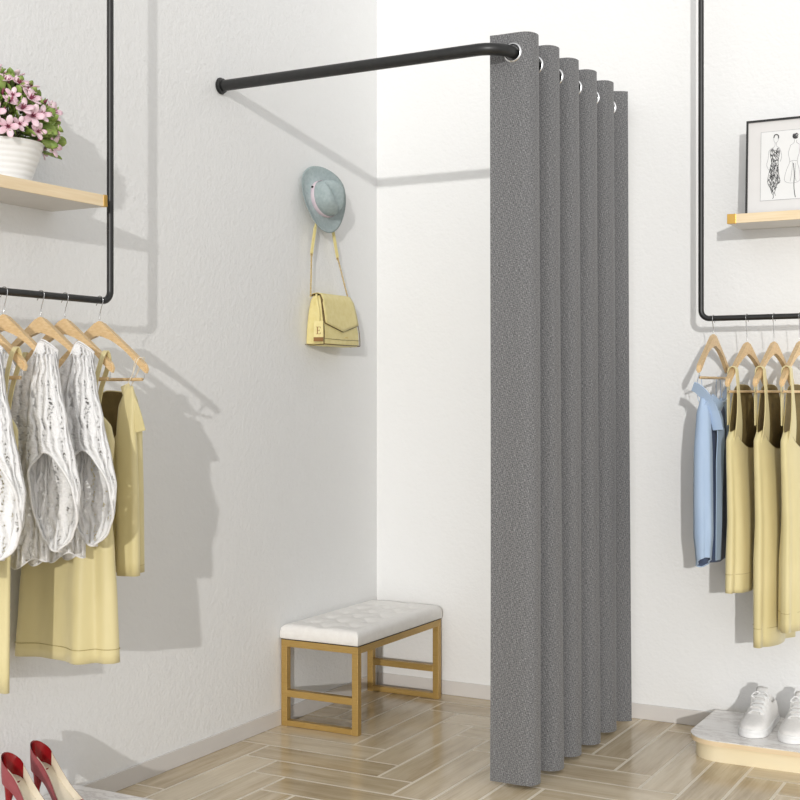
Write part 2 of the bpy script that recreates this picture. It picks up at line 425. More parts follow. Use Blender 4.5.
for a, b in tufts:
    bm = bmesh.new(); bmesh.ops.create_uvsphere(bm, u_segments=12, v_segments=6, radius=.004)
    o = link('button', bm, 'leather_white', cu, True); o.scale = (1, 1, .5); o.location = (a, b, topz(a, b)+.001)
for q in t.children: q.location = q.location
t.location = (ox, oy, 0)

# ------------------------------------------------------------------ wall racks
def rack(name, label, loc_pts, base):
    t = thing(name, label, 'clothes rack', base)
    bm = bmesh.new(); tube(bm, [Vector(p)-Vector(base) for p in loc_pts], .0085, 16); link('tube_frame', bm, 'black', t, True, autos=50)
    return t
def arc_corner(p, d1, d2, r, n=8):
    """points rounding corner p, arriving along d1, leaving along d2"""
    p, d1, d2 = Vector(p), Vector(d1), Vector(d2); c = p-d1*r+d2*r
    return [c+(-d2)*r*cos(a*pi/2/n)+d1*r*sin(a*pi/2/n) for a in range(n+1)]
LX, LY1, BZ = .15, -1.604, 1.293
pl = [(LX, LY1, 2.6), (LX, LY1, 1.8)]+arc_corner((LX, LY1, BZ), (0, 0, -1), (0, -1, 0), .026)+[(LX, -2.2, BZ)]+arc_corner((LX, -2.95, BZ), (0, -1, 0), (0, 0, 1), .026)+[(LX, -2.95, 2.6)]
pl = [(0, LY1, 2.6)]+pl+[(0, -2.95, 2.6)]
rack('wall_clothes_rack', 'black tube clothes rack on the left wall beside the potted plant shelf', pl, (0, LY1, 2.6))
RYr, RX0 = -.16, 1.236
pr_ = [(RX0, RYr, 2.6), (RX0, RYr, 1.8)]+arc_corner((RX0, RYr, 1.293), (0, 0, -1), (1, 0, 0), .026)+[(2.0, RYr, 1.293)]+arc_corner((2.55, RYr, 1.293), (1, 0, 0), (0, 0, 1), .026)+[(2.55, RYr, 2.6)]
pr_ = [(RX0, 0, 2.6)]+pr_+[(2.55, 0, 2.6)]
rack('wall_clothes_rack', 'black tube clothes rack on the back wall, right of the curtain', pr_, (RX0, 0, 2.6))
# shelves
def shelf(label, x0, x1, y0, y1, z0, z1, front, corner):
    t = thing('wall_shelf', label, 'shelf', ((x0+x1)/2, (y0+y1)/2, z0))
    T = Matrix.Translation(-Vector(t.location))
    bm = bmesh.new(); 
    if front == 'x': box(bm, x0, x1-.004, y0, y1, z0, z1, .0015)
    else: box(bm, x0, x1, y0+.004, y1, z0, z1, .0015)
    bm.transform(T); link('board', bm, 'laminate', t)
    bm = bmesh.new()
    if front == 'x': box(bm, x1-.004, x1, y0, y1, z0, z1, .001)
    else: box(bm, x0, x1, y0, y0+.004, z0, z1, .001)
    bm.transform(T); link('wooden_edge', bm, 'birchx', t)
    bm = bmesh.new(); cx, cy = corner
    e = .0012
    if front == 'x': box(bm, x1-.012, x1+e, y1-.012, y1+e, z0+.0005-e, z1-.0005+e, .001)
    else: box(bm, x0-e, x0+.026, y0-e, y0+.012, z0+.0005-e, z1-.0005+e, .001)
    bm.transform(T); link('corner_cap', bm, 'brassdark', t)
    return t
shelf('pale wooden shelf on the left wall holding the pink potted plant', 0, .18, -2.93, -1.650, 1.520, 1.548, 'x', (0, 0))
shelf('pale wooden shelf on the back wall holding the framed fashion sketch', 1.322, 2.52, -.18, 0, 1.577, 1.605, 'y', (0, 0))

# ------------------------------------------------------------------ platforms
def rounded(x0, x1, y0, y1, r, corners, n=10):
    """outline counterclockwise with rounded corners listed in corners (0=x0y0,1=x1y0,2=x1y1,3=x0y1)"""
    cs = [(x0, y0), (x1, y0), (x1, y1), (x0, y1)]; sg = [(1, 1), (-1, 1), (-1, -1), (1, -1)]; st = [pi, 1.5*pi, 0, .5*pi]; out = []
    for i in range(4):
        if i in corners:
            c = (cs[i][0]+sg[i][0]*r, cs[i][1]+sg[i][1]*r)
            out += [(c[0]+r*cos(st[i]+k*pi/2/n), c[1]+r*sin(st[i]+k*pi/2/n)) for k in range(n+1)]
        else: out.append(cs[i])
    return out
def platform(label, x0, x1, y0, y1, corners, r=.1):
    c = ((x0+x1)/2, (y0+y1)/2)
    t = thing('display_platform', label, 'platform', (c[0], c[1], 0))
    def part(name, o, z0, z1, m, bev=0):
        bm = bmesh.new(); prism(bm, [(p[0]-c[0], p[1]-c[1]) for p in o], 'z', z0, z1)
        if bev: bmesh.ops.bevel(bm, geom=[e for e in bm.edges if abs(e.verts[0].co.z-e.verts[1].co.z) < 1e-5 and e.verts[0].co.z > z1-.001], offset=bev, segments=3, affect='EDGES')
        return link(name, bm, m, t, True, autos=35)
    i = .014
    part('base', rounded(x0+(i if x0 > .5 else 0), x1-i, y0+i, y1-(0 if y1 > -.1 else i), r-.01, corners), 0, .048, 'brass')
    part('edge_band', rounded(x0, x1, y0, y1, r, corners), .048, .0615, 'birchx')
    part('marble_top', rounded(x0+.0003, x1-.0003, y0+.0003, y1-.0003, r, corners), .0615, .064, 'marble', .001)
    return t
platform('low brass and marble display platform under the white sneakers', 1.243, 2.5, -.385, -.020, (0, 1), .1)
platform('low marble display platform by the left wall under the red heels', .0065, .42, -2.9, -1.578, (1, 2), .09)
PZ = .064

# ------------------------------------------------------------------ clothes hangers
def hanger(label, loc, rz, w=.148, drop=.118, head=-.046, group=None):
    t = thing('clothes_hanger', label, 'clothes hanger', loc, rz, group)
    # outline in (u, z); z=0 at bar centre
    h = head; top = []; bot = []
    N = 26
    for i in range(N+1):
        s = i/N; u = w*s
        zt = h-.004-drop*(s**1.25)-.010*(s*7 if s < .07 else .5)*.6+.0
        zt = h-.002-drop*(math.sqrt(s*s+.0016)-.04)**1.03/(.9608**1.03)
        th = .017*exp(-(s*4.2)**2)+.018+.002*s-.004*exp(-((s-.6)/.2)**2)
        top.append((u, zt)); bot.append((u, zt-th))
    outl = [(-u, z) for u, z in top[::-1]]+top[1:]+[(w+.004, top[-1][1]-.010)]+bot[::-1]+[(-u, z) for u, z in bot[1:]]+[(-w-.004, top[-1][1]-.010)]
    bm = bmesh.new(); prism(bm, outl, 'y', -.0065, .0065)
    bmesh.ops.bevel(bm, geom=[e for e in bm.edges if abs(e.verts[0].co.y-e.verts[1].co.y) < 1e-6], offset=.003, segments=2, affect='EDGES')
    bm.faces.ensure_lookup_table()
    link('wooden_arms', bm, 'hanger', t, True, autos=50)
    zb = h-drop-.036
    bm = bmesh.new(); tube(bm, [(-w+.014, 0, zb), (0, 0, zb), (w-.014, 0, zb)], .0042, 10); link('trouser_bar', bm, 'hanger', t, True, autos=50)
    for sgn in (-1, 1):
        bm = bmesh.new(); u = sgn*(w-.012); z1 = bot[-3][1]+.004
        tube(bm, smooth_pts([(u, 0, z1), (u+sgn*.004, 0, z1-.006), (u+sgn*.003, 0, zb+.001), (u-sgn*.004, 0, zb)], 4), .0011, 6)
        link('wire_end', bm, 'steel', t, True)
    # hook over the bar
    bm = bmesh.new(); r = .0105
    pts = [(0, 0, h+.002), (0, 0, h+.014), (.0055, 0, -.017), (r, 0, -.006)]
    pts = smooth_pts(pts, 4)[:-1]+[(r*cos(a), 0, r*sin(a)) for a in [pi*k/12-.35 for k in range(0, 17)]]
    pts.append((-r-.001, 0, -.012))
    tube(bm, pts, .0011, 7); link('hook', bm, 'steel', t, True)
    return t
G1 = None
LH = [('A', -1.640, 'light wooden clothes hanger on the left rack nearest the corner post, over the jacket'),
      ('B', -1.763, 'light wooden clothes hanger on the left rack with the olive strap dress'),
      ('C', -1.842, 'light wooden clothes hanger inside the white lace blouse beside the olive strap dress'),
      ('D', -1.956, 'light wooden clothes hanger inside the middle one of three white lace blouses'),
      ('E', -2.040, 'light wooden clothes hanger whose tip shows at the left edge, behind the leftmost lace blouse'),
      ('F', -2.110, 'light wooden clothes hanger cut off at the left edge, inside the leftmost lace blouse')]
for k, y, lb in LH:
    if k == 'A': y = -1.642
    dr = .110
    hanger(lb, (LX, y, BZ), 0, .148, dr, -.049)
RHx = [(1.274, 2, .100, 'light wooden clothes hanger at the left end of the right rack, above the blue shirt'),
       (1.376, 9, .116, 'light wooden clothes hanger holding the leftmost olive dress on the right rack'),
       (1.456, 9, .116, 'light wooden clothes hanger holding the second and longest olive dress on the right rack'),
       (1.532, 9, .116, 'light wooden clothes hanger at the right picture edge with the widest olive dress')]
for x, yaw, dr, lb in RHx:
    # u axis of hanger = -y direction (front end towards the room), swung slightly
    hanger(lb, (x, RYr, 1.293), radians(-90-yaw), .148, dr, -.046 if yaw < 5 else -.072)

# ------------------------------------------------------------------ garments
def cloth_tube(name, levels, mat, parent, k=6, N=96, rip=(), e=.75, dip=None, bot=None, th=.0016, vc=None, inner_face=None):
    """levels (z,uL,uR,thick) top to bottom, local axes: x=u, y=v (front is -y), z up.
    rip: list of (freq, phase, amp_top, amp_bottom). dip(un, front)->metres lowered at the top rim; bot likewise raises bottom rim"""
    rows = smooth_ntuple(levels, k); bm = bmesh.new(); uvl = bm.loops.layers.uv.new('UVMap'); grid = []
    ztop, zbot = rows[0][0], rows[-1][0]
    for r in rows:
        z, uL, uR, tk = r[:4]; uc, hw = (uL+uR)/2, (uR-uL)/2; f = (ztop-z)/(ztop-zbot); ring = []
        for j in range(N):
            a = 2*pi*j/N; ca, sa = cos(a), sin(a)
            cu = math.copysign(abs(ca)**e, ca); cv = math.copysign(abs(sa)**e, sa)
            d = sum((a0+(a1-a0)*f)*sin(fr*a+ph+.5*f*fr*.2) for fr, ph, a0, a1 in rip)
            zz = z
            if dip: zz -= dip(cu, cv)*max(0, 1-(ztop-z)/.30)
            if bot: zz += bot(cu, cv)*max(0, 1-(z-zbot)/.30)
            uc_, hw_, tk_ = uc, hw, tk
            if dip or bot:
                q = 0
                while q < len(rows)-2 and rows[q+1][0] > zz: q += 1
                w_ = min(1, max(0, (rows[q][0]-zz)/max(1e-6, rows[q][0]-rows[q+1][0])))
                a_, b_, tk_ = [rows[q][n_]*(1-w_)+rows[q+1][n_]*w_ for n_ in (1, 2, 3)]; uc_, hw_ = (a_+b_)/2, (b_-a_)/2
            u = uc_+hw_*cu+d*ca*.5; v = (vc(zz) if vc else 0)-tk_*cv-d*sa
            ring.append(bm.verts.new((u, v, zz)))
        grid.append(ring)
    per = 2*(levels[len(levels)//2][2]-levels[len(levels)//2][1])+.04
    for i in range(len(rows)-1):
        for j in range(N):
            fc = bm.faces.new((grid[i][j], grid[i][(j+1) % N], grid[i+1][(j+1) % N], grid[i+1][j]))
            for lp, (ii, jj) in zip(fc.loops, ((i, j), (i, j+1), (i+1, j+1), (i+1, j))): lp[uvl].uv = (per*jj/N, lp.vert.co.z)
    rim = [v.co.copy() for v in grid[-1]]; rimt = [v.co.copy() for v in grid[0]]
    o = link(name, bm, [mat, inner_face] if inner_face else mat, parent, True)
    sm = o.modifiers.new('thickness', 'SOLIDIFY'); sm.thickness = th; sm.offset = 0
    if inner_face: sm.material_offset = 1; sm.material_offset_rim = 0
    return o, rimt, rim
def seam(parent, rim, r, mat, name='hem'):
    bm = bmesh.new(); tube(bm, rim, r, 6, closed=True); return link(name, bm, mat, parent, True)

# A: olive cropped jacket nearest the corner
ta = thing('olive_jacket', 'short olive satin jacket with folded lapel flap, last garment on the left rack', 'jacket', (LX, -1.640, 0))
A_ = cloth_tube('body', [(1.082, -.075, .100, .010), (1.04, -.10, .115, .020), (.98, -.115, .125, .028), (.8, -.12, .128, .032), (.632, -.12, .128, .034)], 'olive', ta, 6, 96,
    [(5, .6, .001, .006), (3, 2.0, .001, .004)], .7, lambda cu, cv: (.5+.5*cv)*(.17*(1-cu*cu)**.8)+(.5-.5*cv)*(.012+.03*max(0, -cu)), inner_face='inner_face')
seam(ta, A_[1], .0016, 'olive', 'neck_edge')
bm = bmesh.new(); seamz = [(p[0]*1.0, p[1]*1.02, p[2]+.018) for p in A_[2]]
tube(bm, seamz, .0009, 5, closed=True); link('hem_stitch', bm, 'stitch', ta, True)
bm = bmesh.new()   # folded flap
ribbon(bm, smooth_pts([(.092, -.016, 1.084), (.112, -.024, 1.055), (.130, -.027, 1.02), (.142, -.025, .972)], 5), [.022+.014*i/15 for i in range(16)], (1, .3, .1), .004)
link('lapel_flap', bm, 'olive', ta, True, autos=40)
bm = bmesh.new()   # sleeve hanging at the room side
cloth_tube('sleeve', [(1.082, .100, .118, .004), (1.03, .082, .130, .010), (.93, .082, .138, .015), (.8, .085, .142, .018), (.628, .088, .144, .020)], 'olive', ta, 5, 48, [(3, 1, .001, .004)], .85, None, None, vc=lambda z: -.018-.012*min(1, (1.082-z)/.1))
bm.free()
for du in (.118, .126):
    bm = bmesh.new(); tube(bm, smooth_pts([(.098, -.016, 1.084), (.112, -.012, 1.11), (du, -.009, 1.146), (du+.006, 0, 1.150), (du+.004, .009, 1.144), (.1, .010, 1.10), (.09, .006, 1.078)], 4), .0011, 6); link('hanging_loop', bm, 'cream', ta, True)

# B: olive long strap dress
tb = thing('olive_dress', 'long olive satin strap dress with pleated skirt on the left rack beside the lace blouses', 'dress', (LX, -1.763, 0))
B_ = cloth_tube('body', [(1.03, -.085, .098, .012), (.985, -.12, .142, .018), (.95, -.125, .150, .022), (.87, -.12, .140, .024), (.80, -.118, .138, .026), (.70, -.128, .146, .036), (.585, -.135, .152, .044), (.44, -.142, .156, .050)], 'olive', tb, 7, 160,
    [(6, .3, .0005, .015), (11, 1.2, .0, .005)], .75, lambda cu, cv: (.07 if cv > 0 else .03)*(1-cu*cu))
seam(tb, B_[1], .0016, 'olive', 'neck_edge')
bm = bmesh.new(); tube(bm, [(p[0]*1.0, p[1]*1.0+(-.0012 if p[1] < 0 else .0012), p[2]+.032) for p in B_[2]], .0008, 5, closed=True); link('hem_stitch', bm, 'stitch', tb, True)
for sg in (1, -1):
    bm = bmesh.new()
    ribbon(bm, smooth_pts([(sg*.100, -.014, 1.02), (sg*.108, -.016, 1.08), (sg*.122, -.013, 1.135), (sg*.126, -.004, 1.160), (sg*.128, .004, 1.160), (sg*.124, .013, 1.135), (sg*.100, .016, 1.08), (sg*.090, .014, 1.03)], 5), .013, (1, 0, 0), .0022)
    link('strap', bm, 'olive', tb, True, autos=40)

# lace blouses
def blouse(label, y, sx=0, grp='white lace blouses on the left rack'):
    t = thing('lace_blouse', label, 'blouse', (LX, y, 0), 0, grp)
    def nd(cu, cv): return .085*max(0, 1-(abs(cu)/.72)**2)+(.0 if abs(cu) < .72 else .028*((abs(cu)-.72)/.28)**1.5)+.012*(.5+.5*cv)*(1-cu*cu)
    b = cloth_tube('body', [(1.184, -.15, .150, .004), (1.15, -.152, .162, .011), (1.07, -.145, .158, .022), (.95, -.14, .145, .027), (.82, -.135, .132, .030), (.690, -.135, .128, .031)], 'lace', t, 7, 120,
        [(7, sx, .0008, .007), (4, 1+sx, .0005, .003)], .75, nd, lambda cu, cv: .012*sin(9*cu+sx))
    seam(t, b[1], .0022, 'lacetrim', 'neck_trim'); seam(t, b[2], .0016, 'lacetrim', 'hem_trim')
    for sg in (1, -1):
        k_ = 1 if sg > 0 else .55
        def U(a, b_): return (a, b_) if sg > 0 else (-.134-(b_-.13)*.02, -.134+(.13-a)*1.0)
        L = [(1.15, .110, .164), (1.08, .100, .182), (1.0, .100, .206), (.92, .104, .232), (.86, .112, .246), (.80, .120, .240), (.755, .134, .222), (.722, .156, .192)]
        T = [.010, .018, .024, .028, .029, .028, .022, .012]
        lv = []
        for (z, a, b_), tk in zip(L, T):
            if sg < 0: a, b_ = -.146, -.075+.01*sin(z*20)
            lv.append((z, a, b_, tk))
        s = cloth_tube('sleeve', lv, 'lace', t, 6, 72, [(5, 2+sx, .0005, .005), (9, sx, 0, .003)], .9, None,
            (lambda cu, cv: .215*max(0, .5+.5*cv)**1.6+.02*cu*(.5+.5*cv)) if sg > 0 else None, vc=lambda z: -.012-.016*min(1, max(0, (1.15-z)/.2)))
        seam(t, s[2], .0032, 'lacetrim', 'cuff_trim')
    return t
blouse('white lace blouse beside the olive strap dress, rightmost of three lace blouses', -1.842, .4)
blouse('white lace blouse in the middle of three lace blouses on the left rack', -1.956, 0)
blouse('white lace blouse cut by the left picture edge, leftmost of three lace blouses', -2.118, 1.3)
# E: olive dress between the two left blouses
te = thing('olive_dress', 'olive dress cut by the left edge, its strap and hem behind the lace blouse', 'dress', (LX, -2.045, 0))
E_ = cloth_tube('body', [(1.03, -.085, .098, .012), (.985, -.12, .13, .012), (.87, -.12, .13, .013), (.70, -.12, .105, .016), (.42, -.12, .100, .018)], 'olive', te, 6, 120,
    [(6, .9, .0005, .007)], .75, lambda cu, cv: (.07 if cv > 0 else .03)*(1-cu*cu))
for sg in (1, -1):
    bm = bmesh.new()
    ribbon(bm, smooth_pts([(sg*.105, -.014, 1.01), (sg*.112, -.016, 1.08), (sg*.122, -.013, 1.135), (sg*.126, -.004, 1.160), (sg*.128, .004, 1.160), (sg*.124, .013, 1.135), (sg*.100, .016, 1.08), (sg*.090, .014, 1.03)], 5), .012, (1, 0, 0), .0022)
    link('strap', bm, 'olive', te, True, autos=40)

# right rack dresses: local x = towards the room
def rdress(label, x, yaw, hemz, hw=1.0, ph=0):
    t = thing('olive_dress', label, 'dress', (x, RYr, 0), radians(-90-yaw), 'olive strap dresses on the right rack')
    L = [(1.12, -.098, .106, .012), (1.02, -.098, .106, .015), (.955, -.105, .118, .016), (.925, -.120, .138, .018), (.86, -.125, .134, .020), (.80, -.120, .128, .022), (.69, -.118, .122, .024), (.57, -.125, .130, .028), (hemz, -.128*hw, .134*hw, .026)]
    b = cloth_tube('body', L, 'olive', t, 7, 140, [(5, ph, .0005, .009), (9, 1+ph, 0, .003)], .7, lambda cu, cv: (.5-.5*cv)*(.17+.05*(1-cu*cu))+(.5+.5*cv)*(.03+.14*abs(cu)**6), inner_face='inner_face')
    seam(t, b[1], .0013, 'stitch', 'neck_edge')
    bm = bmesh.new(); tube(bm, [(p[0], p[1]*1.03, p[2]+.055) for p in b[2]], .0008, 5, closed=True); link('hem_stitch', bm, 'stitch', t, True)
    zt = 1.293-.072-.116*(.64/.9425)**1.03-.004
    for sg in (1, -1):
        bm = bmesh.new(); u = sg*.104
        ribbon(bm, smooth_pts([(sg*.098, -.016, .97), (u-sg*.004, -.016, 1.05), (u, -.013, zt-.02), (u, -.010, zt-.002), (u, 0, zt+.004), (u, .010, zt-.002), (u, .013, zt-.02), (u-sg*.004, .017, 1.04), (sg*.100, .0175, .975), (sg*.096, .010, .915)], 5), [.017]*35+[.017+.0038*k_ for k_ in range(1, 12)], (1, 0, 0), .003)
        link('strap', bm, 'olive', t, True, autos=40)
    return t
rdress('olive strap dress on the right rack beside the blue shirt, shortest of the three', 1.376, 9, .477, 1, .4)
rdress('olive strap dress on the right rack with the lowest hem, middle of the three', 1.456, 9, .325, 1, 1.1)
rdress('olive strap dress at the right picture edge, last of the three', 1.532, 9, .375, 1, 2.0)

# blue shirt
tp = thing('blue_shirt', 'light blue cotton shirt with turned collar hanging at the left end of the right rack', 'shirt', (1.267, RYr, 0), radians(-92))
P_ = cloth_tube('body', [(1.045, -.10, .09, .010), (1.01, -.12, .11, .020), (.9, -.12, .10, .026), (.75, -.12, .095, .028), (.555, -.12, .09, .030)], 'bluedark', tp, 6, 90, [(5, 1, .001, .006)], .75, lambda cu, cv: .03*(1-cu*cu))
for sg in (1, -1):
    vv = -.004 if sg > 0 else 0
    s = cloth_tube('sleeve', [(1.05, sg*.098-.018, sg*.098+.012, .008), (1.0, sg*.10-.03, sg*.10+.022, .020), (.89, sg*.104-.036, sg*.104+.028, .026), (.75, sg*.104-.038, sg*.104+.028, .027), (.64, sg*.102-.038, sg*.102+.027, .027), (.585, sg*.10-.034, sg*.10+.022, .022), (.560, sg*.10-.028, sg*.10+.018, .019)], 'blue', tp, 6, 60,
        [(4, .5, .001, .003), (7, 2, .0005, .002)], .9, None, lambda cu, cv: .012*cu-.012*cv, vc=lambda z: .006, inner_face='bluedark')
    seam(tp, s[2], .0022, 'blue', 'cuff')
# button front panel and collar of the shirt
bm = bmesh.new()
ribbon(bm, smooth_pts([(.085, .026, 1.05), (.060, .040, 1.00), (.045, .044, .94), (.050, .042, .86), (.048, .040, .76), (.046, .036, .562)], 6), [.030+.014*sin(pi*i/30) for i in range(31)], (1, -.2, 0), .003); link('front_placket', bm, 'blue', tp, True, autos=40)
bm = bmesh.new()
ribbon(bm, smooth_pts([(.122, -.018, 1.085), (.118, .0, 1.075), (.106, .022, 1.045), (.090, .038, 1.00), (.080, .046, .955)], 6), .034, (.3, 1, .3), .004); link('collar', bm, 'blue', tp, True, autos=40)
bm = bmesh.new()
ribbon(bm, smooth_pts([(.106, .024, 1.045), (.06, .040, 1.02), (.01, .042, 1.03), (-.05, .034, 1.06), (-.10, .016, 1.08)], 6), .045, (0, .5, 1), .004); link('collar', bm, 'blue', tp, True, autos=40)
zb = 1.293-.046-.100-.036
for sg in (1, -1):
    bm = bmesh.new(); u = sg*.095
    tube(bm, [(u+.0*a, -.006+.0075*cos(a)*1.0, (zb+1.045)/2+((zb-1.045)/2+.007)*sin(a)) for a in [2*pi*k/20 for k in range(20)]], .0011, 6, closed=True); link('hanging_loop', bm, 'blue', tp, True)

# ------------------------------------------------------------------ hat
th = thing('hat', 'grey-green felt fedora with a pink band hung on the left wall', 'hat', (.030, -.432, 1.708))
tilt = Matrix.Rotation(radians(-11), 4, 'Z') @ Matrix.Rotation(radians(14), 4, 'X') @ Matrix.Rotation(radians(84), 4, 'Y') @ Matrix.Rotation(radians(20), 4, 'Z')
def lathe_hat(prof, N=64, f=None):
    bm = bmesh.new(); R = []
    for r, z in prof:
        R.append([bm.verts.new(f(r, z, 2*pi*k/N) if f else (r*cos(2*pi*k/N), r*sin(2*pi*k/N), z)) for k in range(N)])
    for i in range(len(R)-1):
        for k in range(N): bm.faces.new((R[i][k], R[i][(k+1) % N], R[i+1][(k+1) % N], R[i+1][k]))
    return bm, R
def brimf(r, z, a):
    # oval head, brim curled up at the sides and down at the front
    ox_ = 1+.12*cos(a)**2
    zz = z+(.020*((r-.055)/.05)**2*(sin(a)**2) - .012*((r-.055)/.05)*max(0, cos(a))) if r > .055 else z
    return (r*ox_*cos(a), r*sin(a)*.98, zz)
bm, R = lathe_hat([(.052, .012), (.054, .008), (.060, .005), (.070, .004), (.080, .004), (.090, .005), (.098, .007), (.103, .009), (.1035, .011), (.098, .0095), (.09, .0075), (.08, .0065), (.07, .0065), (.062, .008), (.056, .012)], 64, brimf)
bm.transform(tilt); link('brim', bm, 'felt', th, True)
def crownf(r, z, a):
    x = r*(1+.12*cos(a)**2)*cos(a); y = r*sin(a)*.98
    if z > .04:
        k = (z-.04)/.045
        z -= .020*k*exp(-(y/.016)**2)*(1 if r < .05 else .4)
        pin = .35*k*exp(-((x-.040)/.03)**2)*max(0, cos(a))
        y *= (1-pin)
        z -= .012*k*(x/.06 if x > 0 else 0)
    return (x, y, z)
cp = [(.0555, .006), (.0550, .02), (.0545, .035), (.053, .05), (.051, .062), (.047, .073), (.041, .080), (.032, .084), (.020, .085), (.010, .085), (.001, .085)]
bm, R = lathe_hat(cp, 64, crownf); bm.faces.new(R[-1]); bm.transform(tilt); link('crown', bm, 'felt', th, True)
bm, R = lathe_hat([(.0560, .008), (.0572, .009), (.0570, .026), (.0562, .0265)], 64, crownf); bm.transform(tilt); link('hat_band', bm, 'pinkband', th, True)
bm = bmesh.new(); bmesh.ops.create_uvsphere(bm, u_segments=12, v_segments=8, radius=.004)
p = Vector(crownf(.0585, .018, radians(205))); bm.transform(Matrix.Translation(tilt @ p)); link('band_stud', bm, 'blackline', th, True)
# wall hook behind hat and bag
tk = thing('wall_hook', 'small gold wall hook under the hat carrying the bag chain', 'wall hook', (0, -.402, 1.690))
bm = bmesh.new(); tube(bm, smooth_pts([(.0005, 0, 0), (.018, 0, -.002), (.026, 0, .006), (.028, 0, .014)], 5), .0035, 10); tube(bm, [(.0003, 0, 0), (.003, 0, 0)], .009, 14)
link('hook_peg', bm, 'chain', tk, True, autos=50)

# ------------------------------------------------------------------ handbag
tb_ = thing('handbag', 'pale yellow leather flap handbag hanging on a gold chain below the hat', 'handbag', (.002, -.36, 1.22))
def W(x, y, z): return (x-.002, y+.36, z-1.22)
# body section: bottom depth .075, top depth .05
bm = bmesh.new()
zb_, zt_ = 1.222, 1.388
def ringbag(z, d0, d1, ya, yb, r=.008):
    return [(p[0], p[1], z) for p in rounded(d0, d1, ya, yb, r, (0, 1, 2, 3), 4)]
secs = [(zb_, .012, .072, -.480, -.262, .006), (zb_+.006, .006, .078, -.488, -.256, .008), (1.27, .006, .077, -.485, -.259, .008), (1.33, .008, .066, -.478, -.266, .008), (1.372, .012, .056, -.470, -.272, .008), (zt_, .018, .050, -.462, -.278, .006)]
R = []
for z, a, b, c, d, r in secs: R.append([bm.verts.new(W(*q)) for q in ringbag(z, a, b, c, d, r)])
for i in range(len(R)-1):
    n = len(R[i])
    for k in range(n): bm.faces.new((R[i][k], R[i][(k+1) % n], R[i+1][(k+1) % n], R[i+1][k]))
bm.faces.new(R[0][::-1]); bm.faces.new(R[-1]); link('bag_body', bm, 'bag', tb_, True, autos=40)
# flap: over top and front, pointed bottom
def frontx(z):  # front surface x at height z
    zs = [s_[0] for s_ in secs]; xs = [s_[2] for s_ in secs]
    for i in range(len(zs)-1):
        if zs[i] <= z <= zs[i+1]: return xs[i]+(xs[i+1]-xs[i])*(z-zs[i])/(zs[i+1]-zs[i])
    return xs[-1] if z > zs[-1] else xs[0]
def flapgrid(off, name, mat, grow=0, zl=0):
    bm = bmesh.new(); n = 16; rows = []
    for j in range(n+1):
        s = j/n; y = -.476-grow+(.476+grow-.264+grow)*s
        zlow = 1.296-zl-.026*(1-abs(2*s-1)) ; col = []
        prof = [(.014, zt_-.002), (.020, zt_+.004+off), (.036, zt_+.006+off), (.050, zt_+.002+off), (.060+off, 1.372)]
        for x, z in prof:
            ysc = 1-.06*max(0, (z-1.35)/.04); col.append((x, -.37+(y+.37)*ysc*.955, z))
        for q in range(1, 9):
            z = 1.372+(zlow-1.372)*q/8; col.append((frontx(z)+.0025+off, -.37+(y+.37)*(.955+.045*q/8), z))
        rows.append([bm.verts.new(W(*c)) for c in col])
    for j in range(n):
        for q in range(len(rows[0])-1): bm.faces.new((rows[j][q], rows[j+1][q], rows[j+1][q+1], rows[j][q+1]))
    o = link(name, bm, mat, tb_, True); s = o.modifiers.new('t', 'SOLIDIFY'); s.thickness = .0018; s.offset = 1 if name == 'flap' else 0
    return o
flapgrid(.002, 'flap', 'bag'); flapgrid(.0005, 'flap_edge', 'bagedge', .002, .0016)
# edge seams of the gusset and base
bm = bmesh.new()
for yy, sg in ((-.4885, -1), (-.2555, 1)):
    tube(bm, smooth_pts([W(.0785, yy, zb_+.004), W(.0775, yy+.003*-sg, 1.27), W(.067, yy-.010*sg, 1.33), W(.057, yy-.018*sg, 1.372), W(.048, yy-.024*sg, 1.389)], 5), .0014, 6)
    tube(bm, [W(.006, yy, zb_+.003), W(.04, yy, zb_+.001), W(.0785, yy, zb_+.003)], .0014, 6)
tube(bm, [W(.0785, -.488, zb_+.004), W(.079, -.37, zb_+.003), W(.0785, -.256, zb_+.004)], .0014, 6)
tube(bm, [W(.0785, -.482, zb_+.022), W(.0788, -.37, zb_+.021), W(.0785, -.260, zb_+.022)], .0007, 6)
link('edge_piping', bm, 'bagedge', tb_, True)
bm = bmesh.new(); box(bm, *[v for v in (.0795-.002, .0805-.002)], -.352+.36-.004, -.352+.36+.012, .030, .0325, .0004); link('logo_bar', bm, 'chain', tb_)
# chain and its leather ends
chain_l = [(.024, -.484, 1.386), (.027, -.486, 1.45), (.030, -.488, 1.525)]; bar_l = [(.030, -.488, 1.525), (.028, -.462, 1.615)]
chain_r = [(.040, -.272, 1.392), (.036, -.295, 1.45), (.030, -.324, 1.527)]; bar_r = [(.030, -.324, 1.527), (.028, -.350, 1.615)]
def chain(pts, name):
    bm = bmesh.new(); P = smooth_pts([W(*p) for p in pts], 8); L = sum((P[i+1]-P[i]).length for i in range(len(P)-1)); n = int(L/.0062)
    def atl(s):
        for i in range(len(P)-1):
            d = (P[i+1]-P[i]).length
            if s <= d: return P[i].lerp(P[i+1], s/d), (P[i+1]-P[i]).normalized()
            s -= d
        return P[-1], (P[-1]-P[-2]).normalized()
    for i in range(n+1):
        c, t = atl(L*i/n); sd = t.cross(Vector((1, 0, 0))).normalized() if i % 2 else t.cross(Vector((0, 1, .3))).normalized()
        tube(bm, [c+t*.0046*cos(a)+sd*.0024*sin(a) for a in [2*pi*k/8 for k in range(8)]], .0009, 5, closed=True)
    return link(name, bm, 'chain', tb_, True)
chain(chain_l, 'chain'); chain(chain_r, 'chain')
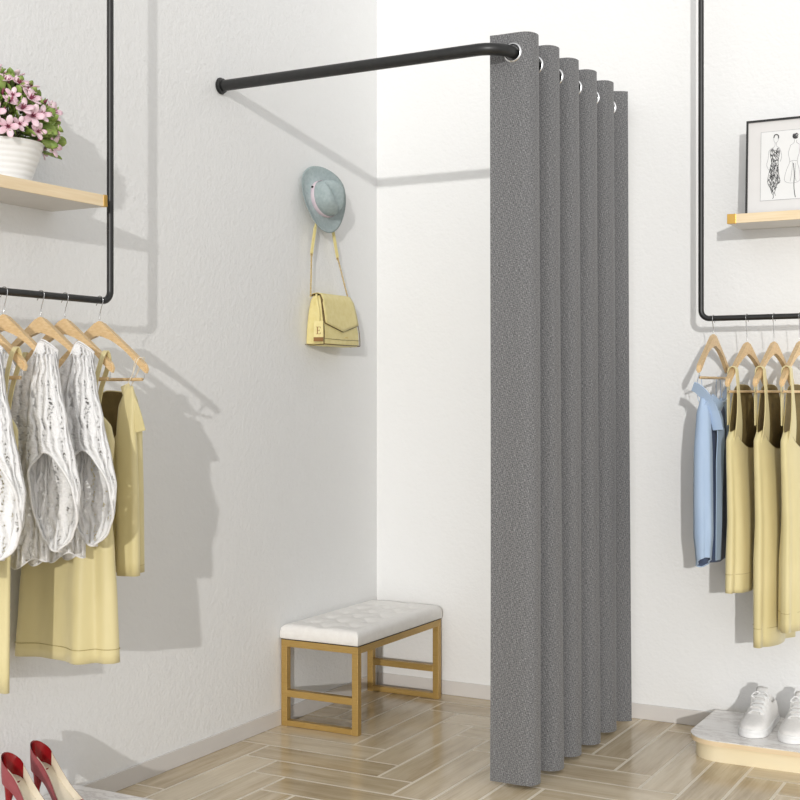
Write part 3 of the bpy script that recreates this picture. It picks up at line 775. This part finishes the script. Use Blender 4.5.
for b_ in (bar_l, bar_r):
    bm = bmesh.new(); ribbon(bm, [W(*p) for p in smooth_pts(b_, 3)], .009, (.35, 1, 0), .005); link('strap_end', bm, 'bag', tb_)
    bm = bmesh.new(); tube(bm, [Vector(W(*b_[0]))+Vector((0, .0055*cos(2*pi*k/14), .0055*sin(2*pi*k/14)-.004)) for k in range(14)], .0011, 6, closed=True); link('ring', bm, 'chain', tb_, True)
bm = bmesh.new(); ribbon(bm, smooth_pts([W(*bar_l[1]), W(.026, -.432, 1.668), W(.026, -.404, 1.6945), W(.026, -.376, 1.668), W(*bar_r[1])], 6), .008, (1, 0, 0), .003); link('strap_top', bm, 'bag', tb_, True, autos=40)
# charm tag with the letter
bm = bmesh.new(); ribbon(bm, smooth_pts([W(.036, -.468, 1.392), W(.050, -.487, 1.372), W(.064, -.497, 1.33), W(.065, -.500, 1.300)], 5), .006, (1, .2, 0), .002); link('charm_strap', bm, 'bag', tb_, True, autos=40)
tg = bmesh.new(); box(tg, -.019, .019, -.0018, .0018, -.037, .037, .0015); tgo = link('charm_tag', tg, 'bag', tb_)
tgo.location = Vector(W(.066, -.502, 1.267)); tgo.rotation_euler = (0, 0, radians(18)); tgo.scale = (.86, 1, .92)
bm = bmesh.new(); box(bm, -.0188, .0188, -.0022, .0022, -.036, -.021, .0003); link('tag_band', bm, 'tagbrown', tgo)
bm = bmesh.new(); y0_, y1_ = -.0024, -.0017
box(bm, -.0055, -.0020, y0_, y1_, -.010, .016); box(bm, -.0085, .0085, y0_, y1_, .0145, .016); box(bm, -.0085, .0085, y0_, y1_, -.010, -.0085)
box(bm, -.002, .0045, y0_, y1_, .0022, .0038); box(bm, .0070, .0085, y0_, y1_, .010, .0145); box(bm, .0070, .0085, y0_, y1_, -.0085, -.004); box(bm, .0035, .0045, y0_, y1_, .0002, .0058)
link('letter', bm, 'tagbrown', tgo)['label'] = 'brown serif letter E'

# ------------------------------------------------------------------ potted plant
pc = (.092, -1.905)
tpot = thing('potted_plant', 'white ribbed pot with green leaves and pink flowers on the left shelf', 'plant', (pc[0], pc[1], 1.548))
bm = bmesh.new(); prof = []
for i in range(29):
    s = i/28; r = .062+.030*s+.0012*(1 if (i % 4) in (1, 2) else 0); prof.append((r, .088*s))
prof = [(.001, 0), (.058, 0)]+prof+[(.094, .091), (.089, .092), (.086, .082), (.07, .075), (.001, .075)]
bm, R = lathe_hat(prof, 64); link('pot', bm, 'white_ceramic', tpot, True, autos=50)
bm, R = lathe_hat([(.085, .078), (.05, .081), (.001, .084)], 32); link('soil', bm, 'soil', tpot, True)
def domept(rmin=.75):
    a = random.random()*2*pi; el = random.random()**.8*pi/2*1.2-.42
    R_ = (.150 if cos(a) < .2 else .125)*random.uniform(rmin, 1)
    d = Vector((cos(a)*cos(el)*.88, sin(a)*cos(el), sin(el)*.82)); p = d*R_
    p.x = max(p.x, -pc[0]+.022)
    return p+Vector((0, 0, .128)), d.normalized()
def leafshape(bm, p, d, L, w_, up=None):
    d = d.normalized(); sd = d.cross(Vector((random.uniform(-1, 1), random.uniform(-1, 1), random.uniform(-.3, 1)))).normalized(); nn = sd.cross(d)
    prof = [(0, .12), (.2, .6), (.45, .95), (.7, 1.0), (.88, .7), (1, .12)]; rows = []
    for s, k in prof:
        c = p+d*L*s+nn*(-.25*L*s*s)
        rows.append([bm.verts.new(c-sd*w_*k+nn*.12*w_), bm.verts.new(c-nn*.1*w_), bm.verts.new(c+sd*w_*k+nn*.12*w_)])
    for i in range(len(rows)-1):
        for q in range(2): bm.faces.new((rows[i][q], rows[i][q+1], rows[i+1][q+1], rows[i+1][q]))
bm = bmesh.new(); bs = bmesh.new()
for i in range(560):
    p, d = domept(.62)
    if p.z < .092 and math.hypot(p.x, p.y) < .095: continue
    dd = (d+Vector((random.uniform(-.5, .5), random.uniform(-.5, .5), random.uniform(-.2, .5)))).normalized()
    L_ = random.uniform(.030, .046); q = p-d*L_*.3
    if (q+dd*L_).x < -pc[0]+.008: continue
    leafshape(bm, q, dd, L_, L_*.25)
o = link('foliage', bm, 'leaf', tpot, True); sm_ = o.modifiers.new('t', 'SOLIDIFY'); sm_.thickness = .0014
for i in range(60):
    p, d = domept(.8); b0 = Vector((random.uniform(-.04, .04), random.uniform(-.04, .04), .1))
    tube(bs, smooth_pts([b0, b0.lerp(p, .5)+Vector((0, 0, .02)), p], 3), .0013, 5)
link('stems', bs, 'stem', tpot, True)
def flower_mesh():
    bm = bmesh.new()
    for k in range(5):
        a = 2*pi*k/5; out = Vector((cos(a), sin(a), .75)).normalized(); sd = Vector((-sin(a), cos(a), 0)); nn = sd.cross(out); rows = []
        for s, kk in ((0, .25), (.25, .6), (.55, 1), (.8, .95), (1, .35)):
            c = out*.021*s+Vector((cos(a), sin(a), -.2))*.006*s*s; wd = .0068*kk
            rows.append([bm.verts.new(c-sd*wd), bm.verts.new(c-Vector((0, 0, .0016))), bm.verts.new(c+sd*wd)])
        for i in range(4):
            for q in range(2): bm.faces.new((rows[i][q], rows[i][q+1], rows[i+1][q+1], rows[i+1][q]))
    return bm
def center_mesh():
    bm = bmesh.new()
    for k in range(5):
        a = 2*pi*k/5+.5; tube(bm, [(0, 0, 0), (.003*cos(a), .003*sin(a), .008), (.005*cos(a), .005*sin(a), .013)], [.0018, .0014, .0006], 6)
    return bm
f0 = link('flower', flower_mesh(), 'petal', tpot, True); c0 = link('flower_centre', center_mesh(), 'petaldark', f0, True)
s0 = f0.modifiers.new('t', 'SOLIDIFY'); s0.thickness = .0008
placed = []
for i in range(600):
    if len(placed) >= 46: break
    p, d = domept(.95)
    if p.z < .08 or p.x < -pc[0]+.03 or any((p-q).length < .022 for q in placed): continue
    fo = f0 if not placed else f0.copy(); placed.append(p)
    if fo is not f0:
        C.objects.link(fo); fo.parent = tpot; cc = c0.copy(); C.objects.link(cc); cc.parent = fo
    dd = (d+Vector((random.uniform(-.4, .4), random.uniform(-.4, .4), random.uniform(-.1, .4)))).normalized()
    if d.z < .5 and random.random() < .6: dd = (dd+Vector((.5, -.5, .0))).normalized()
    fo.location = p+d*.004; fo.rotation_euler = dd.to_track_quat('Z', 'Y').to_euler(); sc = random.uniform(.8, 1.2); fo.scale = (sc,)*3
bm = bmesh.new()
for i in range(90):
    p, d = domept(.95)
    if p.z < .08: continue
    dd = (d+Vector((0, 0, .5))).normalized(); tube(bm, [p, p+dd*.008, p+dd*.016], [.0012, .0032, .0006], 6)
link('buds', bm, 'petaldark', tpot, True)

# ------------------------------------------------------------------ framed picture
fw, fhh = .46, .290
tf = thing('picture_frame', 'thin black frame with a fashion sketch leaning on the right shelf', 'picture frame', (1.362, -.118, 1.6055))
tf.rotation_euler = (radians(-3.2), 0, 0)
bm = bmesh.new(); b = .0055
box(bm, 0, b, -.008, .008, 0, fhh); box(bm, fw-b, fw, -.008, .008, 0, fhh); box(bm, b, fw-b, -.008, .008, 0, b); box(bm, b, fw-b, -.008, .008, fhh-b, fhh)
link('frame', bm, 'black', tf)
bm = bmesh.new(); box(bm, b, fw-b, -.002, .006, b, fhh-b); link('mat_board', bm, 'mat', tf)
bm = bmesh.new(); px0, px1, pz0, pz1 = .044, fw-.044, .042, .252; box(bm, px0, px1, -.0028, -.0019, pz0, pz1); pp = link('art_paper', bm, 'paper', tf)
bm = bmesh.new()
def ln(bm, pts, r, sm=True):
    P = smooth_pts([(a, -.0030, c) for a, c in pts], 5) if sm else [Vector((a, -.0030, c)) for a, c in pts]
    ribbon(bm, P, r*2, Vector((.71, 0, .71)) if 0 else [((P[min(i+1, len(P)-1)]-P[max(i-1, 0)]).normalized()).cross(Vector((0, 1, 0))) for i in range(len(P))], .0003)
for q in ((px0, pz0, px1, pz0), (px0, pz1, px1, pz1), (px0, pz0, px0, pz1), (px1, pz0, px1, pz1)): ln(bm, [(q[0], q[1]), (q[2], q[3])], .0005, False)
link('paper_border', bm, 'inkgrey', tf)
# figure one: dark patterned dress
bm = bmesh.new(); cx = .086
out = [(cx-.006, .200), (cx-.014, .192), (cx-.012, .172), (cx-.009, .160), (cx-.016, .130), (cx-.021, .098), (cx-.012, .078), (cx-.006, .060), (cx+.002, .070), (cx+.006, .088), (cx+.016, .096), (cx+.012, .120), (cx+.010, .150), (cx+.011, .168), (cx+.014, .188), (cx+.008, .200), (cx+.002, .186)]
# hatched pattern: many short strokes inside the silhouette
rnd = random.Random(3)
def inside(x, z):
    c = False; n = len(out)
    for i in range(n):
        (x1, z1), (x2, z2) = out[i], out[(i+1) % n]
        if (z1 > z) != (z2 > z) and x < (x2-x1)*(z-z1)/(z2-z1)+x1: c = not c
    return c
for i in range(520):
    x, z = rnd.uniform(cx-.022, cx+.018), rnd.uniform(.06, .2)
    if inside(x, z):
        a = rnd.uniform(.9, 2.2); l_ = rnd.uniform(.002, .005)
        ln(bm, [(x-l_*cos(a), z-l_*sin(a)), (x+l_*cos(a), z+l_*sin(a))], .0006, False)
ln(bm, out+[out[0]], .0006)
ln(bm, [(cx-.004, .06), (cx-.003, .050), (cx-.006, .047)], .0008); ln(bm, [(cx+.0, .066), (cx+.003, .055)], .0006)
ln(bm, [(cx-.004, .232), (cx-.001, .240), (cx+.006, .241), (cx+.010, .236), (cx+.010, .229)], .0016)
link('dressed_figure_drawing', bm, 'ink', tf)
bm = bmesh.new()
ln(bm, [(cx-.004, .232), (cx-.003, .222), (cx+.002, .216), (cx+.008, .221), (cx+.010, .230)], .0006)
ln(bm, [(cx, .216), (cx-.001, .206), (cx-.010, .200), (cx-.018, .192), (cx-.020, .170), (cx-.024, .150), (cx-.018, .135)], .0006)
ln(bm, [(cx+.004, .216), (cx+.005, .206), (cx+.014, .198), (cx+.020, .175), (cx+.016, .158)], .0006)
c2 = .142
for pts in ([(c2-.010, .205), (c2-.016, .180), (c2-.012, .155), (c2-.022, .128), (c2-.026, .098), (c2-.004, .090), (c2+.018, .098), (c2+.016, .130), (c2+.010, .156), (c2+.016, .182), (c2+.018, .205)],
            [(c2-.010, .205), (c2, .212), (c2+.001, .222)], [(c2+.018, .205), (c2+.008, .212), (c2+.008, .220)], [(c2-.012, .155), (c2-.002, .158), (c2+.010, .156)],
            [(c2-.003, .155), (c2-.006, .12), (c2-.010, .095)], [(c2+.006, .15), (c2+.004, .11), (c2+.008, .095)],
            [(c2+.03, .21), (c2+.034, .17), (c2+.030, .13), (c2+.04, .09), (c2+.06, .08)], [(c2+.05, .22), (c2+.062, .18), (c2+.056, .13), (c2+.07, .10)]): ln(bm, pts, .0006)
link('pencil_lines', bm, 'inkgrey', tf)
bm = bmesh.new()
for i in range(70):
    a = rnd.uniform(0, 2*pi); r_ = .0085*math.sqrt(rnd.random()); x, z = c2+.004+r_*cos(a), .232+r_*sin(a)*1.0
    ln(bm, [(x-.002, z-.001), (x+.002, z+.001)], .0006, False)
ln(bm, [(c2-.001, .15), (c2+.002, .115), (c2+.001, .085), (c2+.003, .060), (c2+.006, .046)], .0010)
link('outlined_figure_drawing', bm, 'ink', tf)

# ------------------------------------------------------------------ sneakers (local: toe at -y)
def sneaker(label, x, y, rz):
    t = thing('sneaker', label, 'shoe', (x, y, PZ), rz, 'white sneakers on the right platform')
    L = .262
    def half(s):   # sole half width, s=0 toe .. 1 heel
        return .0425*(max(1e-4, 1-(1-min(s/.22, 1))**2.4))**.5*(1-.22*max(0, (s-.30))/.7)*(1 if s < .9 else math.sqrt(max(.02, 1-((s-.9)/.1)**2*.9)))
    def ring(bm, z, infl, n=44, zf=None):
        vs = []
        for sgn in (1, -1):
            seq = range(n+1) if sgn == 1 else range(n-1, 0, -1)
            for i in seq:
                s = .5-.5*cos(pi*i/n); h = half(s) if 0 < i < n else .0
                vs.append(bm.verts.new((sgn*(h+infl*min(1, h/.02)), -L/2+L*s+(infl*(2*s-1)), zf(s, sgn) if zf else z)))
        return vs
    bm = bmesh.new(); R = [ring(bm, .0, -.003), ring(bm, .002, 0), ring(bm, .011, .001), ring(bm, .0125, .0003), ring(bm, .014, .001), ring(bm, .023, .000), ring(bm, .025, -.003)]
    for i in range(len(R)-1):
        n = len(R[i])
        for k in range(n): bm.faces.new((R[i][k], R[i][(k+1) % n], R[i+1][(k+1) % n], R[i+1][k]))
    bm.faces.new(R[0][::-1]); bm.faces.new(R[-1]); link('sole', bm, 'rubber', t, True, autos=50)
    # upper: cross-section arches along s
    bm = bmesh.new(); secs = []
    def topz(s):
        pts = [(0, .028), (.06, .038), (.15, .045), (.28, .053), (.4, .070), (.55, .094), (.62, .100), (.70, .080), (.85, .074), (.96, .078), (1, .074)]
        for i in range(len(pts)-1):
            if pts[i][0] <= s <= pts[i+1][0]:
                q = (s-pts[i][0])/(pts[i+1][0]-pts[i][0]); q = q*q*(3-2*q)*.5+q*.5; return pts[i][1]*(1-q)+pts[i+1][1]*q
    for i in range(41):
        s = .015+.97*i/40; hw = half(s)-.002; H = topz(s); y_ = -L/2+L*s; row = []
        opening = s > .60
        m_ = 20
        for j in range(m_+1):
            a = pi*j/m_; ca, sa = cos(a), sin(a)
            xx = hw*math.copysign(abs(ca)**.75, ca)*(1-.22*min(1, max(0, (H-.05)/.05))*sa); zz = .022+(H-.022)*abs(sa)**.72
            if opening and abs(ca) < .62:
                dep = (.62-abs(ca))/.62; zz -= min(.05, H-.04)*min(1, dep*2.2)*min(1, (s-.60)/.04)*(1 if s < .93 else max(0, (.985-s)/.055))
            row.append(bm.verts.new((xx, y_, zz)))
        secs.append(row)
    for i in range(len(secs)-1):
        for j in range(20): bm.faces.new((secs[i][j], secs[i][j+1], secs[i+1][j+1], secs[i+1][j]))
    bm.faces.new(secs[0]); bm.faces.new(secs[-1][::-1])
    link('upper', bm, 'sneaker', t, True, autos=70)
    bm = bmesh.new()
    G_ = []
    for i in range(10):
        s = .36+.28*i/9; H = topz(min(s, .62))+.002+(.016*max(0, (s-.56)/.08)); y_ = -L/2+L*s
        G_.append([bm.verts.new((.017*(j-3)/3, y_, H-.0035*((j-3)/3)**2)) for j in range(7)])
    for i in range(9):
        for j in range(6): bm.faces.new((G_[i][j], G_[i][j+1], G_[i+1][j+1], G_[i+1][j]))
    o = link('tongue', bm, 'sneaker', t, True); q = o.modifiers.new('t', 'SOLIDIFY'); q.thickness = .004
    # eyelet stays either side, laces across
    for sg in (1, -1):
        bm = bmesh.new(); P = []
        for i in range(9):
            s = .30+.30*i/8; P.append((sg*(.017+.004*(i/8)), -L/2+L*s, topz(s)-.0005))
        ribbon(bm, P, .010, (1, 0, -.5*sg), .003); link('eyestay', bm, 'sneaker', t, True, autos=50)
    for i in range(5):
        s = .31+.065*i; bm = bmesh.new(); z = topz(s); y_ = -L/2+L*s
        ribbon(bm, smooth_pts([(-.024, y_+.004, z-.005), (-.014, y_, z+.0065), (0, y_-.001, z+.0085), (.014, y_, z+.0065), (.024, y_+.004, z-.005)], 4), .0085, (0, 1, .55), .0025)
        link('lace', bm, 'rubber', t, True, autos=50)
    bm = bmesh.new(); s = .31+.065*4; y_ = -L/2+L*s-.002; z = topz(s)+.006
    for sg in (1, -1):
        tube(bm, smooth_pts([(0, y_, z), (sg*.014, y_-.006, z+.004), (sg*.026, y_-.012, z-.010), (sg*.018, y_-.010, z-.008), (0, y_, z)], 5), .0018, 6)
    link('lace_bow', bm, 'rubber', t, True)
    return t
sneaker('white lace-up sneaker on the marble platform, left one of the pair', 1.419, -.182, radians(0))
sneaker('white lace-up sneaker on the marble platform, right one of the pair', 1.535, -.190, radians(0))

# ------------------------------------------------------------------ red heels (local: toe at +x)
def pump(label, x, y, rz):
    t = thing('high_heel', label, 'shoe', (x, y, PZ), rz, 'red heels on the left platform')
    Lh, Hh = .205, .112
    def solez(s): return .004+Hh*(1-min(1, max(0, (s-.10))/.58)**1.25*1.0)*(1 if s > .1 else 1) if s < .68 else .004
    def solez(s):
        if s < .12: return .004+Hh*(1-.08*s/.12)
        if s > .74: return .004
        q = (s-.12)/.62; return .004+Hh*.92*(1-(q*q*(3-2*q)*.55+q*.45))
    def hw(s): return (.027*math.sqrt(max(.0, 1-((.14-s)/.14)**2)) if s < .14 else .027-.004*sin((s-.14)/.3*pi) if s < .44 else .027+.013*sin((s-.44)/.3*pi/2) if s < .74 else .040*(1-((s-.74)/.26)**1.8)**.8)
    def rim(s): return .058-.016*min(1, s/.18) if s < .18 else (.042-.012*(s-.18)/.30 if s < .48 else .030-.004*(s-.48))
    N = 44; top = []; outm = []; bot = []; ins = []
    bm = bmesh.new(); bi = bmesh.new(); bl = bmesh.new()
    for sg in (1, -1):
        A, B, I, Lr = [], [], [], []
        for i in range(N+1):
            s = (i/N)**1.25; x_ = Lh*s; h = hw(s) if i else .0; z = solez(s)
            rz_ = rim(s); a = bm.verts.new((x_-(.004 if s < .1 else 0)*(1-s/.1), sg*h*.93, z+rz_)); m_ = bm.verts.new((x_, sg*h*1.04, z+rz_*.45)); b_ = bm.verts.new((x_+.0, sg*h*.96, z))
            A.append((a, m_, b_))
            Lr.append([bl.verts.new((x_+.002, sg*max(0, h*.93-.0018), z+rz_-.0004)), bl.verts.new((x_+.002, sg*max(0, h*.90-.0015), z+.006))])
            I.append(bi.verts.new((x_+.001, sg*max(0, h*.94), z+.009)))
        for i in range(N):
            for q in range(2): bm.faces.new((A[i][q], A[i+1][q], A[i+1][q+1], A[i][q+1]))
            bl.faces.new((Lr[i][0], Lr[i+1][0], Lr[i+1][1], Lr[i][1])).material_index = 0 if (i/N)**1.25 < .15 else 1
        top.append(A); ins.append(I)
    for i in range(N):
        bi.faces.new((ins[0][i], ins[0][i+1], ins[1][i+1], ins[1][i]))
        bm.faces.new((top[0][i][2], top[0][i+1][2], top[1][i+1][2], top[1][i][2]))
        if (i/N)**1.25 > .60:    # closed vamp
            bm.faces.new((top[0][i][0], top[0][i+1][0], top[1][i+1][0], top[1][i][0]))
    bmesh.ops.remove_doubles(bm, verts=bm.verts, dist=.0004); bmesh.ops.remove_doubles(bl, verts=bl.verts, dist=.0004); bmesh.ops.remove_doubles(bi, verts=bi.verts, dist=.0004)
    link('upper', bm, 'redleather', t, True, autos=60); link('insole', bi, 'cream', t, True); link('inner_face', bl, ['redpatent', 'cream'], t, True)
    bm = bmesh.new(); tube(bm, [(.006, 0, 0), (.008, 0, .012), (.010, 0, .06), (.014, 0, .095), (.020, 0, .116)], [.0055, .0045, .006, .012, .021], 16); link('heel', bm, 'redpatent', t, True, autos=50)
    return t
pump('red high-heeled pump on the left platform, the one nearer the corner', .085, -1.797, radians(-4))
pump('red high-heeled pump on the left platform, cut by the picture edge', .100, -1.903, radians(-4))
